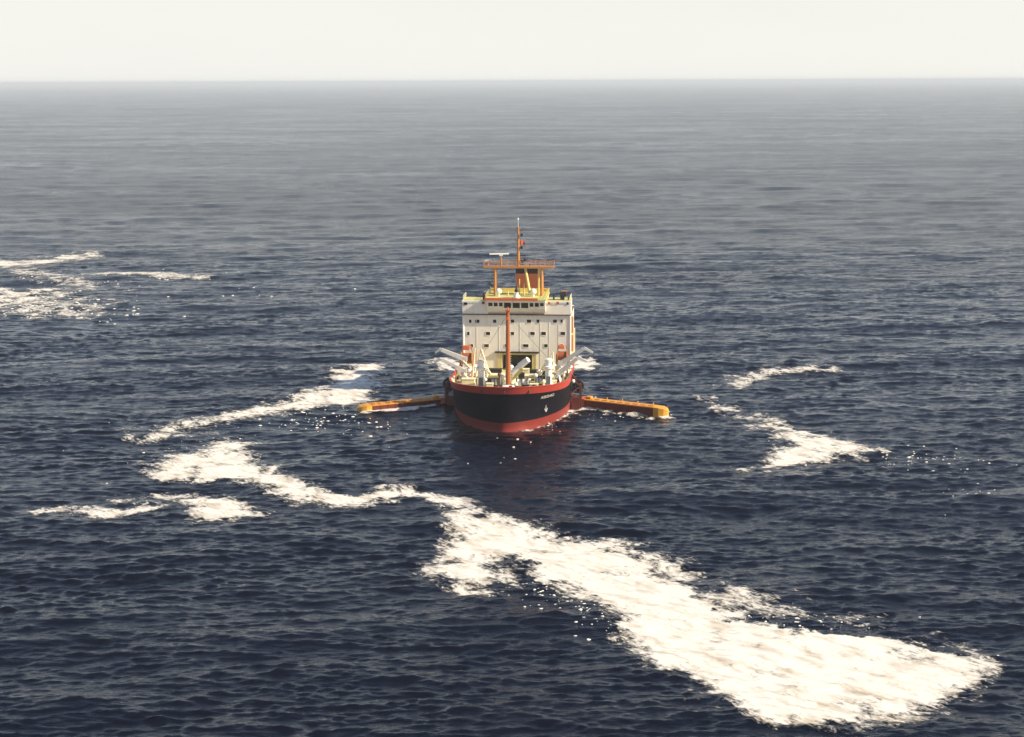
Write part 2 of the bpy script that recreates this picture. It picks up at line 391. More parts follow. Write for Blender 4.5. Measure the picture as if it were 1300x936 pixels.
foam([ribbon([(262, 538), (232, 545), (206, 552), (180, 556)], [4, 3, 4, 2])], 'faint wisps of foam past the thin end of the plume', 0.6, soft=2.0, gain=0.7)
foam([ribbon([(-40, 334), (20, 336), (60, 333), (90, 328), (120, 325)], [4, 4, 3, 3, 3]), ribbon([(20, 338), (34, 347), (62, 352), (88, 358), (118, 364)], [3, 3, 2, 2, 1])],
     'forked white foam streak far out on the water', 1.2, soft=4.0, rough=0.8)
foam([ribbon([(122, 349), (160, 348), (205, 351), (255, 353)], [1.2, 2.2, 1.8, 1])], 'straight thin foam line far out on the water', 1.2, soft=3.0, rough=0.6)
foam([[(-40, 374), (20, 372), (58, 370), (62, 378), (84, 392), (98, 402), (60, 398), (20, 390), (-40, 388)]], 'broken glittering foam patch below the forked streak', 0.9, soft=3.5, gain=0.35, rough=1.2)
foam([[(890, 508), (932, 519), (972, 534), (1002, 546), (1050, 558), (1085, 569), (1116, 572), (1092, 580), (1048, 581), (1020, 586), (985, 594), (948, 597), (952, 588), (984, 572), (1006, 566), (984, 551), (950, 534)]],
     'hooked white foam streak beyond the boom tip on the open side', 0.5, soft=1.6, rough=1.1, thin=[([(945, 580), (1000, 570), (1000, 590), (945, 600)], -0.5), ([(885, 505), (940, 516), (990, 540), (950, 540)], -0.4)])
foam([[(926, 489), (940, 479), (968, 471), (962, 482), (944, 491)], ribbon([(966, 472), (1000, 471), (1060, 470)], [1.5, 1.2, 0.8])],
     'small wedge of foam with a faint tail above the hooked streak', 0.6, soft=2.0, gain=0.9)
foam([[(549, 459), (566, 455), (590, 463), (590, 474), (572, 471), (556, 468)]], 'white wash along the starboard side behind the grey arms', 0.45, soft=1.2)
foam([[(722, 460), (736, 454), (752, 458), (760, 466), (748, 472), (728, 474)]], 'white wash along the port side behind the grey arms', 0.45, soft=1.2)
foam([ribbon([(456, 525), (480, 522), (520, 519), (556, 514)], [2.2, 3.4, 3.6, 3.0])], 'white water piled along the front of the starboard sweep boom', 0.22, soft=0.6, rough=0.5, gain=1.7, nsize=20.0)
foam([ribbon([(738, 516), (760, 518), (790, 522), (820, 525), (850, 528)], [1.8, 1.4, 1.4, 1.6, 1.2])], 'thin broken foam along the front of the port sweep boom', 0.22, soft=0.9, rough=1.0, gain=0.8, nsize=20.0)
foam([ribbon([(662, 546), (680, 540), (700, 532), (716, 524)], [1.2, 1.4, 1.5, 2])], 'thin broken foam line along the sunlit bow waterline', 0.2, soft=0.6, gain=0.6, rough=1.3, nsize=14.0)
foam([[(716, 522), (724, 510), (738, 509), (745, 514), (730, 519), (722, 527)]], 'bright foam where the port bow meets the water', 0.22, soft=0.8, nsize=20.0)

def flecks(label, clouds, seed):  # small white domes standing in for sun glints on the water
    rd = random.Random(seed); mb = MB()
    for (cx, cy, sx, sy, n, size) in clouds:
        for _ in range(n):
            p = on_water(rd.gauss(cx, sx), rd.gauss(cy, sy))
            if p.y < 100 or p.y > 900: continue
            z = float(waves(np.array([p.x]), np.array([p.y]))[0][0])
            r = size*0.75*rd.choice((0.4, 0.5, 0.6, 0.8, 1.0, 1.3)); k = 7; ph = rd.random()*6
            ring = [Vector((p.x + 1.5*r*rd.uniform(0.7, 1.2)*math.cos(ph + 6.283*i/k), p.y + r*rd.uniform(0.7, 1.2)*math.sin(ph + 6.283*i/k), z - 0.04)) for i in range(k)]
            mid = [Vector((p.x + (q.x-p.x)*0.6, p.y + (q.y-p.y)*0.6, z + 0.25*r)) for q in ring]
            mb.add(ring + mid + [(p.x, p.y, z + 0.38*r)], [(i, (i+1) % k, k+(i+1) % k, k+i) for i in range(k)] + [(k+i, k+(i+1) % k, 2*k) for i in range(k)])
    m = bpy.data.materials.get('glint_fleck') or mat('glint_fleck', (0.92, 0.89, 0.82), 0.4, var=0.04)
    return tag(mb.build('glint_flecks', m, smooth=True), label, 'foam', kind='stuff')
flecks('scattered white flecks built as sun glints around the broken far patch', [(60, 388, 45, 9, 170, 0.5), (130, 400, 40, 4, 30, 0.45), (160, 352, 60, 6, 40, 0.4), (330, 372, 50, 5, 14, 0.32)], 3)
flecks('scattered white flecks built as sun glints below the plume and sweep boom', [(400, 530, 45, 7, 90, 0.3), (470, 540, 30, 7, 22, 0.32), (220, 570, 90, 18, 25, 0.22)], 4)
flecks('scattered white flecks built as sun glints trailing past the hooked streak', [(1165, 582, 30, 7, 45, 0.26), (1225, 612, 40, 20, 24, 0.22), (1000, 560, 50, 20, 10, 0.2)], 5)
flecks('scattered white flecks built as sun glints in the dark notch of the broad slick', [(690, 748, 18, 8, 45, 0.2), (735, 765, 26, 8, 45, 0.2), (765, 800, 22, 14, 30, 0.2), (1000, 790, 60, 8, 80, 0.16), (1180, 830, 50, 10, 30, 0.16)], 6)
flecks('few white flecks built as sun glints off the bow', [(665, 560, 30, 12, 9, 0.22), (620, 590, 40, 14, 6, 0.2), (745, 512, 25, 4, 14, 0.2), (790, 527, 40, 3, 20, 0.2), (700, 540, 12, 6, 12, 0.22)], 8)

# ------------------------------------------------------------------ the ship
ship = empty('oil_recovery_ship', SHIP_O, SHIP_ROT)
tag(ship, 'black hulled oil recovery ship with red bulwark and tall white bridge block', 'ship')

def ztop(x):
    t = max(0.0, min(1.0, (x + 26)/30)); return 7.2 + 2.2*t**1.5
NU = 44
WLs, DKs = [], []
for i in range(NU+1):
    u = (i/NU)**1.9
    WLs.append((-24*u, 12.0*(1-(1-u)**2.0)**0.62)); DKs.append((4-22*u, 12.2*(1-(1-u)**2.4)**0.54))
for x, b in ((-28, 12.2), (-34, 12.2), (-42, 12.0), (-50, 11.4)): WLs.append((x, b*0.985)); DKs.append((x, b))
for x, b in ((-58, 9.8), (-62, 7.6), (-63, 0.0)): WLs.append((x, b*0.96)); DKs.append((x-1, b))
def hull_pt(i, z, out=0.0):
    i0 = int(min(max(i, 0), len(WLs)-1.001)); f = i - i0
    wl = [WLs[i0][k]*(1-f) + WLs[i0+1][k]*f for k in (0, 1)]; dk = [DKs[i0][k]*(1-f) + DKs[i0+1][k]*f for k in (0, 1)]
    zt = ztop(dk[0]); t = max(0.0, min(1.0, z/zt))**1.25
    x, b = wl[0]*(1-t) + dk[0]*t, wl[1]*(1-t) + dk[1]*t
    if z < 0: b *= 1 + 0.03*z; x += 0.35*(-z) if i < 20 else 0
    return Vector((x, b, z))
BW = 1.5
mb = MB(); ns = len(WLs)
rows = []
zs_low = [-3.0, -1.2, 0.0, 0.8, 1.6]
fr = [0.15, 0.35, 0.6, 0.8, 1.0]
for s in (1, -1):
    grid = []
    for i in range(ns):
        zt = ztop(DKs[i][0]) - BW
        zz = zs_low + [1.6 + (zt-1.6)*f for f in fr]
        grid.append([Vector((p.x, s*p.y, p.z)) for p in (hull_pt(i, z) for z in zz)])
    nz = len(grid[0]); vs = [v for col in grid for v in col]
    fs = []; mi = []
    o = len(mb.v); mb.v += [tuple(v) for v in vs]
    for i in range(ns-1):
        for j in range(nz-1):
            a = o + i*nz + j; mb.f.append([a, a+nz, a+nz+1, a+1]); mb.mi.append(1 if j < 4 else 0)
hull = mb.build('hull', ['hull', 'boot'], ship, smooth=True)
# bulwark: a plated band round the deck, with its own thickness and a rounded cap rail
mb = MB(); cap = MB()
for s in (1, -1):
    o = len(mb.v); n4 = 0
    for i in range(ns):
        dx, db = DKs[i]; zt = ztop(dx)
        p0 = hull_pt(i, zt - BW); p1 = hull_pt(i, zt)
        nx = Vector((p1.x + 14, p1.y*1.0, 0)); nx = nx.normalized() if p1.x > -18 else Vector((0, 1, 0))
        for p, off in ((p0, 0.05), (p1, 0.05), (p1, -0.16), (p0, -0.16)):
            q_ = p + nx*off; mb.v.append((q_.x, s*max(q_.y, 0.0), q_.z))
    for i in range(ns-1):
        for j in range(4):
            a = o + i*4; b_ = a + 4; mb.f.append([a+j, a+(j+1) % 4, b_+(j+1) % 4, b_+j]); mb.mi.append(0)
mb.build('bulwark', 'red', ship, smooth=True)
mb = MB()
for s in (1, -1):
    for i in range(0, ns-4):
        p = hull_pt(i, ztop(DKs[i][0])); q_ = hull_pt(i+1, ztop(DKs[i+1][0]))
        up = Vector((0, 0, 0.06))
        mb.beam(Vector((p.x, s*p.y, p.z))+up, Vector((q_.x, s*q_.y, q_.z))+up, 0.32, 0.1)
mb.build('cap_rail', 'red', ship)
mb = MB()
for i in range(ns):
    p = hull_pt(i, ztop(DKs[i][0]) - BW + 0.15); mb.v += [(p.x, p.y - 0.1, p.z), (p.x, 0, p.z + 0.12), (p.x, -p.y + 0.1, p.z)]
for i in range(ns-1):
    for j in range(2): mb.f.append([3*i+j, 3*i+j+1, 3*i+j+4, 3*i+j+3]); mb.mi.append(0)
mb.build('deck', 'deck', ship, smooth=True)
def deck_z(x): return ztop(x) - BW + 0.2

# bulwark stays and fairleads: dark slots that break the red band
for px in (612, 641, 672):
    best = None
    for s in (1, -1):
        for k in range(0, 260):
            i = k*0.15; p = hull_pt(i, 8.0); wpt = SHIP_O + FWD*p.x + PORT*(s*p.y); d = ray(px, 496)
            e = abs(wpt.x/wpt.y - d.x/d.y)
            if best is None or e < best[0]: best = (e, s, i)
    _, s, i = best; p = hull_pt(i, ztop(hull_pt(i, 9).x) - BW*0.5); p2 = hull_pt(i+0.3, p.z)
    mb = MB(); t = (p2-p); t.z = 0; t.normalize()
    n_ = Vector((t.y, -t.x, 0)); n_ = n_ if n_.x > 0 else -n_
    c = Vector((p.x, s*p.y, p.z)); ang = math.atan2(s*n_.y, n_.x)
    rot = Matrix.Rotation(ang, 3, 'Z')
    mb.box(c + rot @ Vector((0.06, 0, 0.1)), (0.16, 0.45, BW*0.85), rot); mb.build('fairlead', 'rustd', ship)

# name on the port bow, letters laid on the plating
def hull_text(txt, i_start, z0, height, slope):
    cu = bpy.data.curves.new('letters', 'FONT'); cu.body = txt; cu.size = 1.0; cu.resolution_u = 2; cu.space_character = 1.12
    tmp = bpy.data.objects.new('letters', cu); C.objects.link(tmp)
    me0 = bpy.data.meshes.new_from_object(tmp.evaluated_get(bpy.context.evaluated_depsgraph_get()))
    C.objects.unlink(tmp); bpy.data.objects.remove(tmp)
    us = np.linspace(i_start, i_start+16, 240)
    pts = [hull_pt(u, z0) for u in us]
    arc = [0.0]
    for a, b in zip(pts, pts[1:]): arc.append(arc[-1] + (Vector((b.x, b.y, 0))-Vector((a.x, a.y, 0))).length)
    mb = MB(); vs = []
    for v in me0.vertices:
        al = v.co.x*height*1.05; u = float(np.interp(al, arc, us)); z = z0 + v.co.y*height + slope*al
        p = hull_pt(u, z); p2 = hull_pt(u+0.05, z); t = p2-p; n_ = Vector((-t.y, t.x, 0)); n_ = n_.normalized()
        if n_.x*1 + n_.y < 0: n_ = -n_
        vs.append(p + n_*0.05)
    mb.add(vs, [tuple(p.vertices) for p in me0.polygons])
    o = mb.build('ship_name', 'trim', ship); return o
hull_text('AIRISHAO', 19.4, 5.95, 0.9, -0.02)

# anchor in its hawse on the port bow
pa = hull_pt(22.5, 3.6); pa2 = hull_pt(22.7, 3.6); t = (pa2-pa).normalized(); n_ = Vector((-t.y, t.x, 0)); n_ = n_ if n_.y > 0 else -n_; n_.normalize()
mb = MB(); c = pa + n_*0.15
mb.beam(c + Vector((0, 0, -0.7)), c + Vector((0, 0, 0.9)), 0.22, 0.22)
for s in (1, -1): mb.beam(c + Vector((0, 0, -0.7)), c + t*0.55*s + Vector((0, 0, -0.05)), 0.24, 0.2, 0.08, 0.08)
mb.torus(c + Vector((0, 0, 1.05)), 0.22, 0.06)
mb.build('anchor', 'grey', ship)

# --- bridge block
XF = -33.0
cy = 0.0
W = 11.55
zf = [6.0, 18.1]
gl, gr = L(637.5, 460, XF).y, L(675.5, 460, XF).y
gz = L(656, 450.5, XF).z
mb = MB()
mb.b2((XF-3.4, -W, 5.2), (XF, gl, gz)); mb.b2((XF-3.4, gr, 5.2), (XF, W, gz)); mb.b2((XF-3.4, -W, gz), (XF, W, 18.1))
mb.b2((-49, -W, 5.2), (XF-3.403, W, 18.1))
house = mb.build('bridge_block', 'white', ship)
mb = MB(); mb.b2((XF-3.39, gl+0.02, 5.6), (XF-3.2, gr-0.02, gz-0.02)); mb.build('recess_shade', 'dark', ship)  # dark panel paints shade into the back of the opening
# yellow double frame round the opening
mb = MB()
for k, (o_, wd) in enumerate(((0.0, 0.32), (0.75, 0.2))):
    a, b = gl - o_, gr + o_; zt = gz + o_*0.35
    mb.b2((XF+0.01+0.02*k, a-wd, 5.8), (XF+0.16+0.02*k, a, zt+wd)); mb.b2((XF+0.01+0.02*k, b, 5.8), (XF+0.16+0.02*k, b+wd, zt+wd))
    if k == 0: mb.b2((XF+0.01, a, zt), (XF+0.15, b, zt+wd))
mb.build('door_frame', 'yellow', ship)
mb = MB(); mb.b2((XF+0.01, gl-1.5, gz+0.42), (XF+0.55, gr+1.5, gz+0.72)); mb.build('door_hood', 'dark', ship)
# vertical plate seams
for px in (605, 633.5, 660, 686, 697, 709):
    y = L(px, 425, XF).y; mb = MB(); lo = 5.3 if not (gl-1.6 < y < gr+1.6) else gz+0.75
    mb.b2((XF+0.005, y-0.04, lo), (XF+0.05, y+0.04, 17.85)); mb.build('plate_seam', 'white', ship)
# corner plate: bright rounded edge
for s in (-1, 1):
    mb = MB(); mb.cyl((XF-0.05, s*(W-0.02), 5.3), (XF-0.05, s*(W-0.02), 17.9), 0.22); mb.build('corner_post', 'trim', ship, smooth=True)
def window(px, py, wpx, hpx, x=XF, parent=ship):
    p = L(px, py, x); wd, hg = wpx*0.166, hpx*0.172
    fmb = MB(); t_ = 0.09
    fmb.b2((x+0.004, p.y-wd/2-t_, p.z-hg/2-t_), (x+0.07, p.y-wd/2, p.z+hg/2+t_)); fmb.b2((x+0.004, p.y+wd/2, p.z-hg/2-t_), (x+0.07, p.y+wd/2+t_, p.z+hg/2+t_))
    fmb.b2((x+0.004, p.y-wd/2, p.z+hg/2), (x+0.065, p.y+wd/2, p.z+hg/2+t_)); fmb.b2((x+0.004, p.y-wd/2, p.z-hg/2-t_), (x+0.09, p.y+wd/2, p.z-hg/2))
    f = fmb.build('window', 'white', parent)
    g_ = MB(); g_.b2((x+0.003, p.y-wd/2, p.z-hg/2), (x+0.02, p.y+wd/2, p.z+hg/2)); g_.build('pane', 'glass', f)
for px, wd in ((597, 3.2), (606, 5.5), (628, 4.2), (650.5, 4.5), (671.5, 5.5), (683, 3.8), (704.5, 5.0), (713, 3.0)): window(px, 408, wd, 4.0)
for px, wd in ((594.5, 3.2), (619.5, 5.5), (650.5, 4.5), (676, 5.8), (690, 6.0), (714.5, 6.2)): window(px, 423.5, wd, 4.0)
for px, wd in ((599, 3.2), (617.5, 6.2), (643, 4.2), (667.5, 7.0), (693, 4.6), (713, 3.2)): window(px, 439, wd, 3.8)
# bridge deck with wheelhouse
mb = MB(); mb.b2((-46, -W-0.15, 18.1), (XF+0.5, W+0.15, 18.3)); mb.build('bridge_deck', 'rustd', ship)
wl_, wr_ = L(617.5, 390, XF+0.9).y, L(692.5, 390, XF+0.9).y
# wings (bulwarked, seen from outside), then wheelhouse front leaning outwards
for s, a, b in ((-1, -W-0.1, wl_+0.3), (1, wr_-0.3, W+0.1)):
    mb = MB(); mb.b2((-38.5, a, 18.3), (XF+0.3, b, 20.75)); wing = mb.build('bridge_wing', 'white', ship)
    mb = MB(); mb.b2((-38.6, a-0.08, 20.75), (XF+0.42, b, 21.15)); mb.build('wing_cap', 'trim', wing)
    mb = MB(); mb.b2((-38.4, a+0.15, 21.15), (XF-0.1, b, 21.2)); mb.build('wing_roof', 'deck', wing)
for px, py, m_, wd in ((591, 385.5, 'glass', 4.5), (613.5, 384.5, 'rustd', 3.2), (697, 385, 'ored', 3), (703, 385, 'cream', 2.4), (708, 384.8, 'ored', 3.4), (720.5, 385.3, 'rustd', 2.6)):
    p = L(px, py, XF+0.35); mb = MB(); mb.box((XF+0.36, p.y, p.z), (0.14, wd*0.165, 0.55)); mb.build('wing_lamp', m_, ship)
mb = MB(); x0, x1 = XF+0.55, XF+1.5
a, b = wl_, wr_
mb.add([(x0-0.6, a, 18.3), (x0-0.6, b, 18.3), (x1-0.5, b-0.1, 19.55), (x1-0.5, a+0.1, 19.55), (x1, b, 21.45), (x1, a, 21.45),
        (-43, a, 18.3), (-43, b, 18.3), (-43, b, 21.45), (-43, a, 21.45)],
       [(0, 1, 2, 3), (3, 2, 4, 5), (6, 0, 3, 5, 9), (1, 7, 8, 4, 2), (7, 6, 9, 8), (5, 4, 8, 9)])
wheel = mb.build('wheelhouse', 'white', ship)
for px, wd, hg in ((622.5, 5.4, 4.6), (629.3, 5.0, 4.8), (635.8, 4.6, 4.8), (644.3, 9.0, 6.8), (655.3, 9.2, 6.8), (666, 9.2, 6.8), (674.8, 4.8, 5.0), (681.5, 5.0, 5.0), (688, 4.8, 4.0)):
    p = L(px, 387.2, x1-0.18); wy, hh = wd*0.164/2, hg*0.17
    xt = lambda z: x1 - 0.5*(21.45-z)/1.9
    zt_, zb_ = 20.9, 20.9-hh
    mb = MB(); mb.add([(xt(zb_)+0.03, p.y-wy, zb_), (xt(zb_)+0.03, p.y+wy, zb_), (xt(zt_)+0.03, p.y+wy, zt_), (xt(zt_)+0.03, p.y-wy, zt_),
                       (xt(zb_)-0.1, p.y-wy, zb_), (xt(zb_)-0.1, p.y+wy, zb_), (xt(zt_)-0.1, p.y+wy, zt_), (xt(zt_)-0.1, p.y-wy, zt_)],
                      [(0, 1, 2, 3), (4, 7, 6, 5), (0, 4, 5, 1), (1, 5, 6, 2), (2, 6, 7, 3), (3, 7, 4, 0)])
    mb.build('wheelhouse_window', 'glass', wheel)
mb = MB(); mb.b2((-43.2, a-0.2, 21.45), (x1+0.3, b+0.2, 21.72)); roof = mb.build('wheelhouse_roof', 'deck', ship)
mb = MB(); mb.b2((x1+0.301, a-0.25, 21.42), (x1+0.4, b-1.6, 21.98)); mb.b2((x1-2, a-0.32, 21.43), (x1+0.3, a-0.202, 21.9)); mb.build('red_fascia', 'ored', roof)
# roof coaming and clutter
mb = MB(); mb.b2((-43, a, 21.72), (-42.8, b, 22.6)); mb.build('coaming', 'yellow', roof)
ZR = 21.72
for px in (633, 677):
    p = L(px, 372, XF-3.0); mb = MB(); mb.cyl((p.x, p.y, ZR), (p.x, p.y, ZR+0.5), 0.25)
    mb.lathe((p.x, p.y, ZR+0.45), [(0.3, 0), (0.62, 0.25), (0.72, 0.6), (0.6, 0.95), (0.3, 1.18), (0.05, 1.25)]); mb.build('satellite_dome', 'trim', ship, smooth=True)
p = L(656, 372, XF-0.6); mb = MB(); mb.lathe((p.x, p.y, ZR), [(0.75, 0), (0.7, 0.35), (0.3, 0.9), (0.25, 1.3)]); mb.build('compass_stand', 'trim', ship, smooth=True)
mb = MB(); mb.lathe((p.x, p.y, ZR+1.3), [(0.5, 0), (0.5, 0.35), (0.28, 0.7), (0.2, 1.2), (0.05, 1.5)]); mb.build('compass_hood', 'dark', ship, smooth=True)
for px, h in ((659.5, 3.6), (665.5, 2.6), (645, 1.0), (681, 1.5)):
    p = L(px, 372, XF-4.5); mb = MB(); mb.cyl((p.x, p.y, ZR), (p.x, p.y, ZR+h), 0.16, 0.1); mb.build('vent_post', 'yellow', ship)
for px, py, sz, m_ in ((614, 373, (0.5, 0.45, 1.5), 'dark'), (703, 374, (0.5, 0.4, 1.4), 'dark'), (722, 377, (0.4, 0.3, 0.7), 'rustd')):
    p = L(px, py, XF-1.5); mb = MB(); mb.box((p.x, p.y, 21.2+sz[2]/2), sz, taper=0.7); mb.build('searchlight', m_, ship)
p = L(714, 371, XF-2.0); mb = MB(); mb.box((p.x, p.y, 21.9), (1.3, 0.9, 1.3)); mb.cyl((p.x+0.3, p.y-0.5, 22.4), (p.x+0.3, p.y+0.9, 22.5), 0.55); box = mb.build('signal_lamp', 'dark', ship)
mb = MB(); mb.box((p.x, p.y+0.4, 23.05), (0.9, 1.2, 0.18)); mb.build('lamp_cover', 'orange', box)

# --- signal mast gantry on the wheelhouse roof
XM = XF-5.5
zp = L(658, 338.5, XM).z
yl, yr, ym = L(629, 360, XM).y, L(688, 360, XM).y, L(658, 320, XM).y
pl, pr = L(614.5, 338, XM).y, L(703.5, 338, XM).y
mb = MB(); mb.b2((XM-1.1, pl, zp-0.28), (XM+1.1, pr, zp+0.12)); plat = mb.build('mast_platform', 'orange', ship)
mb = MB()
for h in (0.55, 1.1):
    for x in (-1.05, 1.05): mb.cyl((XM+x, pl, zp+0.12+h), (XM+x, pr, zp+0.12+h), 0.035, n=6)
    for y in (pl, pr): mb.cyl((XM-1.05, y, zp+0.12+h), (XM+1.05, y, zp+0.12+h), 0.035, n=6)
nb = 15
for k in range(nb+1):
    y = pl + (pr-pl)*k/nb
    for x in (-1.05, 1.05): mb.cyl((XM+x, y, zp+0.1), (XM+x, y, zp+1.24), 0.04, n=6)
mb.build('platform_rail', 'orange', plat)
for y in (yl, yr):
    mb = MB()
    for dx in (-0.7, 0.7): mb.cyl((XM+dx*1.6, y+(0.0 if dx < 0 else 0), ZR), (XM+dx, y, zp-0.28), 0.33, 0.27)
    g_ = mb.build('gantry_leg', 'orange', ship, smooth=True)
    mb = MB()
    s = -1 if y < 0 else 1
    for k in range(8):
        z = ZR+1 + k*0.62; mb.b2((XM-0.2, y+s*0.42, z), (XM+0.2, y+s*0.85, z+0.12))
    tag(mb.build('step_irons', 'rustd', g_), kind='stuff')
mb = MB(); mb.cyl(L(672.5, 372, XM+2.2), L(667, 341, XM+0.2), 0.34, 0.27); mb.build('gantry_brace', 'yellow', ship, smooth=True)
mb = MB(); mb.cyl((XM, L(683.5, 350, XM).y, ZR), (XM, L(684, 350, XM).y, zp-0.3), 0.2); mb.build('exhaust_pipe', 'yellow', ship, smooth=True)
ztm = L(658, 288, XM).z
mb = MB(); mb.cyl((XM, ym, zp+0.1), (XM, ym, ztm), 0.36, 0.2)
mast = mb.build('signal_mast', 'orange', ship, smooth=True)
mb = MB(); mb.cyl((XM, ym, ztm), (XM, ym, ztm+1.5), 0.05, 0.04, n=6); mb.lathe((XM, ym, ztm+1.45), [(0.05, 0), (0.16, 0.1), (0.16, 0.35), (0.05, 0.45)], n=8); mb.build('mast_head_light', 'trim', mast)
for zz, hw in ((ztm-0.35, 0.75), (L(658, 305, XM).z, 0.95), (L(658, 315, XM).z, 0.75), (L(658, 326, XM).z, 0.9)):
    mb = MB(); mb.b2((XM-0.08, ym-hw, zz-0.08), (XM+0.08, ym+hw, zz+0.08)); mb.build('yard', 'orange', mast)
for px, py in ((662.3, 298.5), (662.3, 314.5), (662.8, 332), (666.8, 330)):
    p = L(px, py, XM+0.1); mb = MB(); mb.cyl((p.x, p.y, p.z-0.32), (p.x, p.y, p.z+0.32), 0.3, n=8); mb.build('signal_light', 'dark', mast)
p = L(660.5, 306, XM); mb = MB(); vs = []
for k in range(7):
    y = p.y + k*0.17; dz = -0.03*k*k*0.3; dx = 0.12*math.sin(k*1.2)
    vs += [(p.x+dx, y, p.z+dz+0.05), (p.x+dx, y, p.z-0.75+dz)]
mb.add(vs, [(2*k, 2*k+2, 2*k+3, 2*k+1) for k in range(6)]); mb.build('flag', mat('red_flag_cloth', (0.75, 0.10, 0.03), 0.8), mast)
p = L(636, 324, XM+0.3); mb = MB(); mb.cyl((p.x, p.y, zp+0.1), (p.x, p.y, p.z-0.15), 0.2, 0.15); rad = mb.build('radar_post', 'orange', ship)
mb = MB(); mb.box((p.x, p.y, p.z), (0.7, 0.7, 0.4)); mb.box((p.x+0.25, p.y-0.35, p.z+0.3), (0.3, 4.2, 0.28), Matrix.Rotation(R(12), 3, 'Z')); mb.build('radar_scanner', 'trim', rad)
p = L(620, 331.5, XM-0.3); mb = MB(); mb.cyl((p.x, p.y, zp+0.1), (p.x, p.y, p.z), 0.15); mb.box((p.x, p.y, p.z), (0.5, 1.9, 0.5), taper=0.7); mb.build('radar_scanner', 'trim', ship)
for px, top in ((703, 313), (611.5+3, 326)):
    p = L(px, 336, XM-0.8); q_ = L(px, top, XM-0.8); mb = MB(); mb.cyl(p, q_, 0.04, 0.02, n=5); mb.build('whip_aerial', 'rustd', ship)

for y_, x_a, x_b in ((a-0.1, -43, x1), (b+0.1, -43, x1)):
    mb = MB()
    for h in (0.5, 1.0): mb.cyl((x_a, y_, ZR+h), (x_b, y_, ZR+h), 0.035, n=5)
    for k in range(9): xx = x_a + (x_b-x_a)*k/8; mb.cyl((xx, y_, ZR), (xx, y_, ZR+1.03), 0.04, n=5)
    mb.build('roof_rail', 'yellow', ship)
for s_ in (-1, 1):
    mb = MB(); y_ = s_*(W-0.05)
    for h in (0.5, 1.0): mb.cyl((-38.3, y_, 21.2+h), (XF, y_, 21.2+h), 0.035, n=5)
    for k in range(5): xx = -38.3 + (XF+38.3)*k/4; mb.cyl((xx, y_, 21.2), (xx, y_, 22.23), 0.04, n=5)
    mb.build('wing_rail', 'cream', ship)
for (ax, ay, axl), (bx, by, bxl) in (((644.5, 399, -7.7), (652, 380, XF+1.4)), ((644.5, 399, -7.7), (600, 470, -20)), ((644.5, 399, -7.7), (706, 466, -22)), ((658, 292, XM), (616, 338, XM)), ((658, 292, XM), (702, 338, XM))):
    mb = MB(); mb.cyl(L(ax, ay, axl), L(bx, by, bxl), 0.03, n=5); mb.build('wire_stay', 'dark', ship)
# --- funnel behind
XU = XF-15
fy0, fy1 = L(655, 355, XU).y, L(683.5, 355, XU).y; fz = L(668, 341, XU).z
mb = MB(); mb.box((XU-2, (fy0+fy1)/2, (18+fz-1.1)/2), (4.6, fy1-fy0, fz-1.1-18)); fun = mb.build('funnel', 'funnel', ship)
mb = MB(); mb.box((XU-2, (fy0+fy1)/2, fz-0.55), (4.62, fy1-fy0+0.02, 1.1)); mb.build('funnel_top', 'black', fun)
for k in (-1.2, 0.6):
    mb = MB(); mb.cyl((XU-2, (fy0+fy1)/2+k, fz), (XU-2.3, (fy0+fy1)/2+k, fz+0.7), 0.35); mb.build('exhaust_pipe', 'black', fun, smooth=True)
mb = MB(); mb.b2((-58, -8, 5.6), (-49.003, 8, 11.5)); mb.b2((XU-5, -6, 17.9), (XU+2.5, 6.5, 18.6)); mb.build('after_house', 'white', ship)
# port side: orange ladder, life raft racks on the lit side of the block
mb = MB()
for z0_, z1_ in ((10, 13.6), (14.0, 17.6)):
    mb.b2((XF-2.2, W+0.02, z0_), (XF-1.6, W+0.55, z1_))
mb.build('side_locker', 'orange', ship)
mb = MB(); mb.b2((XF-5.0, W+0.02, 6.2), (XF-4.2, W+0.8, 14.6)); mb.build('stair_tower', 'cream', ship)

# --- foremast on the forecastle
XA = -7.7
p0 = L(645, 490, XA); p0.z = deck_z(XA); pt = L(644.5, 395, XA)
mb = MB(); mb.cyl((XA, p0.y, p0.z), (XA, p0.y, pt.z), 0.52, 0.34, n=16); fm = mb.build('foremast', mat('foremast_brown_paint', (0.36, 0.105, 0.032), 0.45, var=0.2), ship, smooth=True)
mb = MB(); mb.lathe((XA, p0.y, p0.z), [(1.7, 0), (1.7, 0.5), (1.2, 0.75), (0.6, 0.8)], n=18); mb.build('mast_foot', 'trim', fm)
mb = MB(); mb.box((XA, p0.y, pt.z+0.1), (0.9, 1.1, 0.2)); mb.cyl((XA, p0.y, pt.z), (XA, p0.y, pt.z+0.8), 0.16); mb.build('mast_light', 'ored', fm)
mb = MB(); mb.box((XA+0.5, p0.y-0.1, pt.z-1.4), (0.5, 0.5, 0.5), taper=0.8); mb.build('mast_lamp', 'ored', fm)
mb = MB()
for k in range(26): mb.b2((XA-0.15, p0.y+0.42, p0.z+1+k*0.5), (XA+0.15, p0.y+0.62, p0.z+1.07+k*0.5))
tag(mb.build('ladder_rungs', 'cream', fm), kind='stuff')

